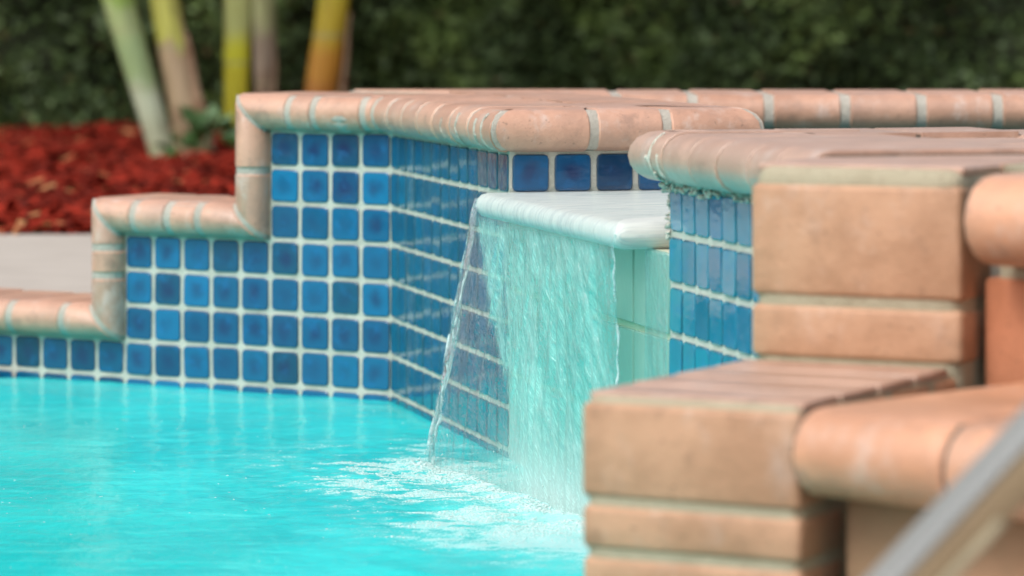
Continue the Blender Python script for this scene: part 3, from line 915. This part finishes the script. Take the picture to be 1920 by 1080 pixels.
# ------------------------------------------------------------------ brick steps beside the pier
eS = Vector((math.cos(math.radians(44)), -math.sin(math.radians(44)), 0))
nS = Vector((eS.y, -eS.x, 0)); nS = nS if nS.y < 0 else -nS
Q1 = Vector((0.268, 3.085, 0))
Q2 = Vector((0.443, 3.362, 0))
steps = thing('brick_steps', (Q1.x, Q1.y, -0.3), 'rounded terracotta brick steps over a tan stucco wall beside the pier', 'steps')
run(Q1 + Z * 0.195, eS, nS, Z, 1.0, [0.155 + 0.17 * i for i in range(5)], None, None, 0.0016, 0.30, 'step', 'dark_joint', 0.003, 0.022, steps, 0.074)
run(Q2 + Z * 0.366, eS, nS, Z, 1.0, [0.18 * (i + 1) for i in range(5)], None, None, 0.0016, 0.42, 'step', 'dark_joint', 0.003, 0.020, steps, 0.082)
block('riser_wall', Q1 + eS * 0.006 - nS * 0.004 - Z * 0.3, eS, -nS, Z, (1.0, 0.30, 0.493), M['stucco'], steps, 0.004)
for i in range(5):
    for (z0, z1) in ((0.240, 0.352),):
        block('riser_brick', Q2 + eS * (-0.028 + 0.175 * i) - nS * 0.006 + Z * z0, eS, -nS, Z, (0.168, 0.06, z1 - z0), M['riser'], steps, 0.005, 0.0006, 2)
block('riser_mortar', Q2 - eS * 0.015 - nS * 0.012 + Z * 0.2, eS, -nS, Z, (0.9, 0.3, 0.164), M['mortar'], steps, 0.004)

# ------------------------------------------------------------------ steel handrail close to the camera
rail = thing('handrail', (0.06, 2.30, 0.0), 'flat grey metal handrail slanting across the lower right corner', 'handrail')
def bez(pts, n):
    out = []
    for i in range(len(pts) - 1):
        p0 = pts[max(i - 1, 0)]; p1 = pts[i]; p2 = pts[i + 1]; p3 = pts[min(i + 2, len(pts) - 1)]
        for q in range(n):
            t = q / n
            out.append(0.5 * ((2 * p1) + (p2 - p0) * t + (2 * p0 - 5 * p1 + 4 * p2 - p3) * t * t + (3 * p1 - p0 - 3 * p2 + p3) * t ** 3))
    out.append(pts[-1]); return out
def at_px(x, y, d): return Vector(((x - 960) / F * d, d, HC - (y - 10) / F * d))
ra, rb = at_px(1700, 1080, 2.30), at_px(1920, 843, 2.30); rd = (rb - ra).normalized()   # upper near edge
dn = Vector((rd.z, 0, -rd.x))
rbar = block('rail_bar', ra - rd * 0.10, rd, Vector((0, 1, 0)), dn, (0.62, 0.085, 0.024), M['tan_rail'], rail, 0.003, 0.0, 2)  # tan stands for shade and reflected deck on the grey bar's side
block('lit_top_strip', ra - rd * 0.10 - dn * 0.0035 + Vector((0, -0.001, 0)), rd, Vector((0, 1, 0)), dn, (0.62, 0.088, 0.004), M['grey_rail'], rail, 0.0015, 0.0, 2)  # grey strip added so the top face looks lit beside the tan
block('edge_light_strip', ra - rd * 0.10 + dn * 0.0165 + Vector((0, -0.003, 0)), rd, Vector((0, 1, 0)), dn, (0.165, 0.004, 0.006), M['pale_rail'], rail, 0.0012, 0.0, 2)  # pale strip added for the light caught along the lower edge
e0 = ra + rd * 0.085 + dn * 0.024 + Vector((0, 0.012, 0))
block('rubber_pad', e0, rd, Vector((0, 1, 0)), dn, (0.05, 0.05, 0.014), M['rubber'], rbar, 0.004, 0.0, 2)
for q in (0.0, 0.58):
    f0 = ra + rd * (q - 0.08) + dn * 0.02 + Vector((0, 0.045, 0))
    tube('leg', [f0, Vector((f0.x + 0.01, f0.y, 0.30 * f0.z + 0.05)), Vector((f0.x + 0.01, f0.y, -0.03))], 0.014, M['steel'], rail, 14)

# ------------------------------------------------------------------ palms
def mat_trunk(name, stops, ring=0.10):
    m, n, out = new_mat(name); g = G(n)
    tc = g.node("ShaderNodeTexCoord"); o = tc.outputs['Object']
    sp = g.node("ShaderNodeSeparateXYZ"); n.links.new(o, sp.inputs[0])
    wob = g.math('ADD', sp.outputs[2], g.math('MULTIPLY', g.math('SUBTRACT', g.noise(g.mapping(o, (1, 1, 0.4)), 14, 3), 0.5), 0.16))
    c = stops[0][1]
    for z, cc, w in stops[1:]:
        c = g.mix(g.ramp(wob, z - w, z + w), c, cc)
    rg = g.math('FRACT', g.math('DIVIDE', sp.outputs[2], ring))
    c = g.mix(g.math('MULTIPLY', g.ramp(g.math('ABSOLUTE', g.math('SUBTRACT', rg, 0.5)), 0.05, 0.0), 0.55), c, (0.30, 0.30, 0.16))
    c = g.mix(g.ramp(g.noise(g.mapping(o, (1, 1, 0.12)), 60, 3), 0.5, 0.75, 0, 0.45), c, tuple(x * 0.5 for x in stops[0][1]))
    n.links.new(g.bsdf(c, 0.55), out.inputs[0])
    return m
M['leaf'] = mat_plain('palm_leaf', (0.07, 0.13, 0.03), 0.5, (0.05, 0.10, 0.02), 6)
def frond(v, f, o, az, L, droop):
    t0 = Vector((math.cos(az), math.sin(az), 0)); s = Vector((-t0.y, t0.x, 0))
    prev = None
    for i in range(22):
        q = i / 21
        p = o + t0 * (L * q) + Z * (L * (0.75 * q - droop * q * q))
        if q > 0.12:
            ll = 0.34 * math.sin(math.pi * min(1, q * 0.9 + 0.12)) + 0.05
            for sg in (-1, 1):
                b = len(v); d = (s * sg + t0 * 0.5 - Z * 0.25).normalized()
                v += [p - t0 * 0.012, p + t0 * 0.012, p + d * ll * 0.6 + t0 * 0.014 + Z * 0.02, p + d * ll - Z * 0.06, p + d * ll * 0.6 - t0 * 0.014 + Z * 0.02]
                f.append((b, b + 1, b + 2, b + 3, b + 4))
def palm(label, px0, py0, px1, dist, w0, w1, mat, H=2.6, lean_y=0.1, trunk_label=None):
    X0 = (px0 - 960) / F * dist
    z0 = HC - (py0 - 10) / F * dist
    X1 = (px1 - 960) / F * dist                            # where it leaves the picture, about eye height
    base = Vector((X0, dist, mulch_h(X0, dist) - 0.03))
    t = thing('palm', base, label, 'palm', 'palms in the mulch bed')
    pts = []
    for i in range(40):
        q = i / 39; z = H * q
        k = min(1.0, z / (HC + 0.0 - base.z)) if HC > base.z else 1
        kk = z / (HC - base.z)
        dx = (X1 - X0) * (kk if kk < 1 else 1 + (kk - 1) * 0.55)
        pts.append(base + Vector((dx, lean_y * q, z)))
    v, f = [], []
    K = 14
    for i, p in enumerate(pts):
        z = p.z - base.z
        w = w0 + (w1 - w0) * min(1, z / 0.6)
        node_ = abs(((z / 0.11) % 1) - 0.5) * 2
        r = w / 2 * (1 + 0.05 * (node_ ** 6)) * (1 + 0.25 * math.exp(-z / 0.05))
        for q in range(K):
            a = math.tau * q / K
            v.append(p + Vector((r * math.cos(a), r * math.sin(a), 0)) - Vector((0, 0, 0)))
    for i in range(len(pts) - 1):
        for q in range(K):
            f.append((i * K + q, i * K + (q + 1) % K, (i + 1) * K + (q + 1) % K, (i + 1) * K + q))
    f.append(tuple(range((len(pts) - 1) * K, len(pts) * K)))
    me_v = [p - base for p in v]
    o = mk('trunk', me_v, f, mat, None, smooth=True)
    o.parent = t
    v, f = [], []
    for i in range(7):
        frond(v, f, pts[-1] - base, math.tau * i / 7 + R.uniform(-.3, .3), R.uniform(0.9, 1.3), R.uniform(0.7, 1.1))
    c = mk('crown', v, f, M['leaf'], None); c.parent = t
    return t
GRN, PALE, YEL, BRN, ORG = (0.30, 0.38, 0.14), (0.50, 0.52, 0.40), (0.50, 0.46, 0.03), (0.26, 0.18, 0.11), (0.50, 0.22, 0.02)
tA = mat_trunk('palm_trunk_green', [(0, (0.25, 0.27, 0.13)), (0.06, (0.34, 0.36, 0.24), .03), (0.16, (0.42, 0.47, 0.33), .05), (0.27, (0.26, 0.36, 0.16), .04), (0.42, (0.32, 0.40, 0.17), .04), (0.50, (0.22, 0.34, 0.06), .02), (0.56, (0.36, 0.43, 0.17), .03)], 0.17)
tB = mat_trunk('palm_trunk_husk', [(0, (0.20, 0.13, 0.07)), (0.10, (0.38, 0.28, 0.17), .04), (0.33, (0.36, 0.26, 0.15), .03), (0.37, (0.42, 0.42, 0.08), .02)], 0.24)
tC = mat_trunk('palm_trunk_yellow', [(0, (0.50, 0.40, 0.02)), (0.10, (0.55, 0.50, 0.02), .05), (0.30, (0.55, 0.55, 0.02), .04), (0.40, (0.42, 0.46, 0.16), .05)], 0.21)
tD = mat_trunk('palm_trunk_brown', [(0, (0.20, 0.13, 0.08)), (0.26, (0.26, 0.20, 0.14), .04), (0.42, (0.34, 0.36, 0.16), .05)], 0.16)
tE = mat_trunk('palm_trunk_orange', [(0, (0.42, 0.16, 0.02)), (0.26, (0.52, 0.24, 0.02), .05), (0.40, (0.50, 0.38, 0.02), .06), (0.54, (0.46, 0.44, 0.03), .05)], 0.28)
palms = []
palms.append(palm('leaning palm with pale green ringed trunk, leftmost of all', 318, 305, 222, 11.0, 0.074, 0.100, tA))
palms.append(palm('leaning palm with tan husk peeling off a yellow green trunk', 372, 298, 308, 11.05, 0.115, 0.080, tB))
palms.append(palm('upright palm with bright yellow trunk beside the wall corner', 440, 285, 445, 11.3, 0.062, 0.088, tC))
palms.append(palm('thin upright palm with brownish grey trunk behind the yellow one', 502, 268, 494, 12.0, 0.070, 0.075, tD))
palms.append(palm('palm with orange and yellow trunk, rightmost of the palms', 580, 280, 624, 11.6, 0.100, 0.098, tE))

# dry husks hanging on the leaning palms and stubs at their foot
M['husk'] = mat_plain('dry_husk', (0.20, 0.11, 0.06), 0.9, (0.34, 0.24, 0.15), 14, 0.6)
def husk(parent, o, t, side, L, w):
    v, f = [], []
    N = 10
    for i in range(N + 1):
        q = i / N
        c = o + t * (L * q) + side * (0.012 * math.sin(q * 3) + 0.010 * q * q) + noise.noise_vector((o.x * 9, q * 3, L)) * 0.010
        ww = w * (1 - 0.75 * q) * (0.8 + 0.3 * noise.noise((q * 5, o.z * 7, 1)))
        for k in (-1, -0.3, 0.4, 1):
            v.append(c + Vector((k * ww * 0.7, -0.010 * (1 - k * k), 0)) - Vector(parent.location))
    for i in range(N):
        for k in range(3): f.append((i * 4 + k, i * 4 + k + 1, (i + 1) * 4 + k + 1, (i + 1) * 4 + k))
    ob = mk('husk', v, f, M['husk'], None, smooth=True); ob.parent = parent.children[0]
    sm = ob.modifiers.new('thick', 'SOLIDIFY'); sm.thickness = 0.004
def hp(x, y, d): return Vector(((x - 960) / F * d, d, HC - (y - 10) / F * d))
for (pp, x0, y0, x1, y1, w) in ((palms[1], 392, 290, 345, 60, 0.030), (palms[1], 378, 300, 362, 170, 0.040), (palms[1], 366, 215, 336, 30, 0.020),
                                (palms[0], 350, 318, 330, 200, 0.035), (palms[0], 362, 312, 348, 225, 0.030), (palms[0], 338, 320, 322, 240, 0.030),
                                (palms[3], 512, 255, 508, 60, 0.018), (palms[4], 640, 200, 652, 20, 0.022)):
    d = pp.location.y - 0.07
    a_, b_ = hp(x0, y0, d), hp(x1, y1, d)
    husk(pp, a_, (b_ - a_).normalized(), Vector((0.6, -0.4, 0)), (b_ - a_).length, w)

# leafy sprouts at the foot of the leaning palms
def leaf_cluster(v, f, c, n, rad, L, up=0.6):
    for i in range(n):
        a = R.uniform(0, math.tau); d = Vector((math.cos(a), math.sin(a), R.uniform(-0.2, up * 2))).normalized()
        s = d.cross(Vector((R.uniform(-1, 1), R.uniform(-1, 1), R.uniform(0.2, 1)))).normalized()
        p = c + d * R.uniform(0.2, 1) * rad; l = L * R.uniform(0.6, 1.3); w = l * 0.28
        b = len(v)
        v += [p, p + d * l * 0.5 + s * w, p + d * l, p + d * l * 0.5 - s * w]
        f.append((b, b + 1, b + 2, b + 3))
M['sprout'] = mat_plain('sprout_leaf', (0.055, 0.13, 0.035), 0.5, (0.045, 0.10, 0.025), 20)
v, f = [], []
bx = (385 - 960) / F * 10.8
leaf_cluster(v, f, Vector((bx + 0.02, 10.75, 0.22)), 30, 0.05, 0.07)
leaf_cluster(v, f, Vector((bx - 0.06, 10.8, 0.18)), 22, 0.04, 0.06)
sp_ = thing('sprout', (bx, 10.75, 0.12), 'small leafy green shoot at the foot of the leaning palms', 'plant')
mk('leaves', v, f, M['sprout'], sp_)
tube('stem', [Vector((bx, 10.75, 0.11)), Vector((bx + 0.01, 10.75, 0.2)), Vector((bx + 0.02, 10.75, 0.25))], 0.006, M['sprout'], sp_, 6)

# ------------------------------------------------------------------ clipped hedge
hedge = thing('hedge', (0, 13.9, 0.1), 'dense dark green hedge filling the background behind the mulch bed', 'hedge')
def mat_hedge():
    m, n, out = new_mat("hedge_leaf"); g = G(n)
    ge = g.node("ShaderNodeNewGeometry"); r = ge.outputs['Random Per Island']
    tc = g.node("ShaderNodeTexCoord")
    c = g.mix(r, (0.055, 0.090, 0.036), (0.105, 0.160, 0.052))
    c = g.mix(g.ramp(g.noise(tc.outputs['Object'], 2.3, 3), 0.50, 0.68, 0, 0.85), c, (0.22, 0.32, 0.085))
    c = g.mix(g.ramp(r, 0.975, 0.985), c, (0.16, 0.12, 0.05))
    n.links.new(g.bsdf(c, 0.5, None, **{'Specular IOR Level': 0.3}), out.inputs[0])
    return m
def hedge_front(x, z):
    return 13.25 + 0.30 * noise.noise((x * 1.6, z * 1.6, 0)) + 0.18 * noise.noise((x * 4.2, z * 4.2, 3)) - 0.25 * min(1, z / 2.5)
v, f = [], []
hx = np.linspace(-5.5, 5.5, 90); hz = np.linspace(0.05, 2.7, 26)
for z in hz:
    for x in hx: v.append((x, hedge_front(x, z) + 0.16, z))
nh = len(hx); top0 = len(v)
for i in range(nh): v.append((hx[i], 15.3, 2.7))
for i in range(nh): v.append((hx[i], 15.3, 0.05))
for j in range(len(hz) - 1):
    for i in range(nh - 1): f.append((j * nh + i, j * nh + i + 1, (j + 1) * nh + i + 1, (j + 1) * nh + i))
for i in range(nh - 1):
    a = (len(hz) - 1) * nh + i
    f.append((a, a + 1, top0 + i + 1, top0 + i)); f.append((top0 + i, top0 + i + 1, top0 + nh + i + 1, top0 + nh + i))
mk('hedge_core', v, f, mat_plain('hedge_inside', (0.06, 0.07, 0.04), 0.9), hedge, smooth=True)  # solid dark core added behind the leaves to block the gaps
NL = 80000
X = NP.uniform(-5.2, 5.2, NL); Xc = NP.normal(0, 1.15, NL); X = np.where(NP.random(NL) < 0.6, np.clip(Xc, -5, 5), X)
ZZ = 0.08 + 2.6 * NP.random(NL) ** 2.0
v, f = [], []
for i in range(NL):
    x, z = X[i], ZZ[i]
    y = hedge_front(x, z) + R.uniform(-0.10, 0.16)
    d = Vector((R.gauss(0, 1), R.gauss(-0.5, 0.8), R.gauss(0.1, 0.8))).normalized()
    s = d.cross(Vector((R.gauss(0, 1), R.gauss(0, 1), R.gauss(0, 1)))).normalized()
    l = R.uniform(0.022, 0.055); w = l * 0.28
    p = Vector((x, y, z)); b = len(v)
    v += [p, p + d * l * 0.5 + s * w, p + d * l, p + d * l * 0.5 - s * w]
    f.append((b, b + 1, b + 2, b + 3))
fo = mk('foliage', v, f, mat_hedge(), hedge)
fo["kind"] = "stuff"
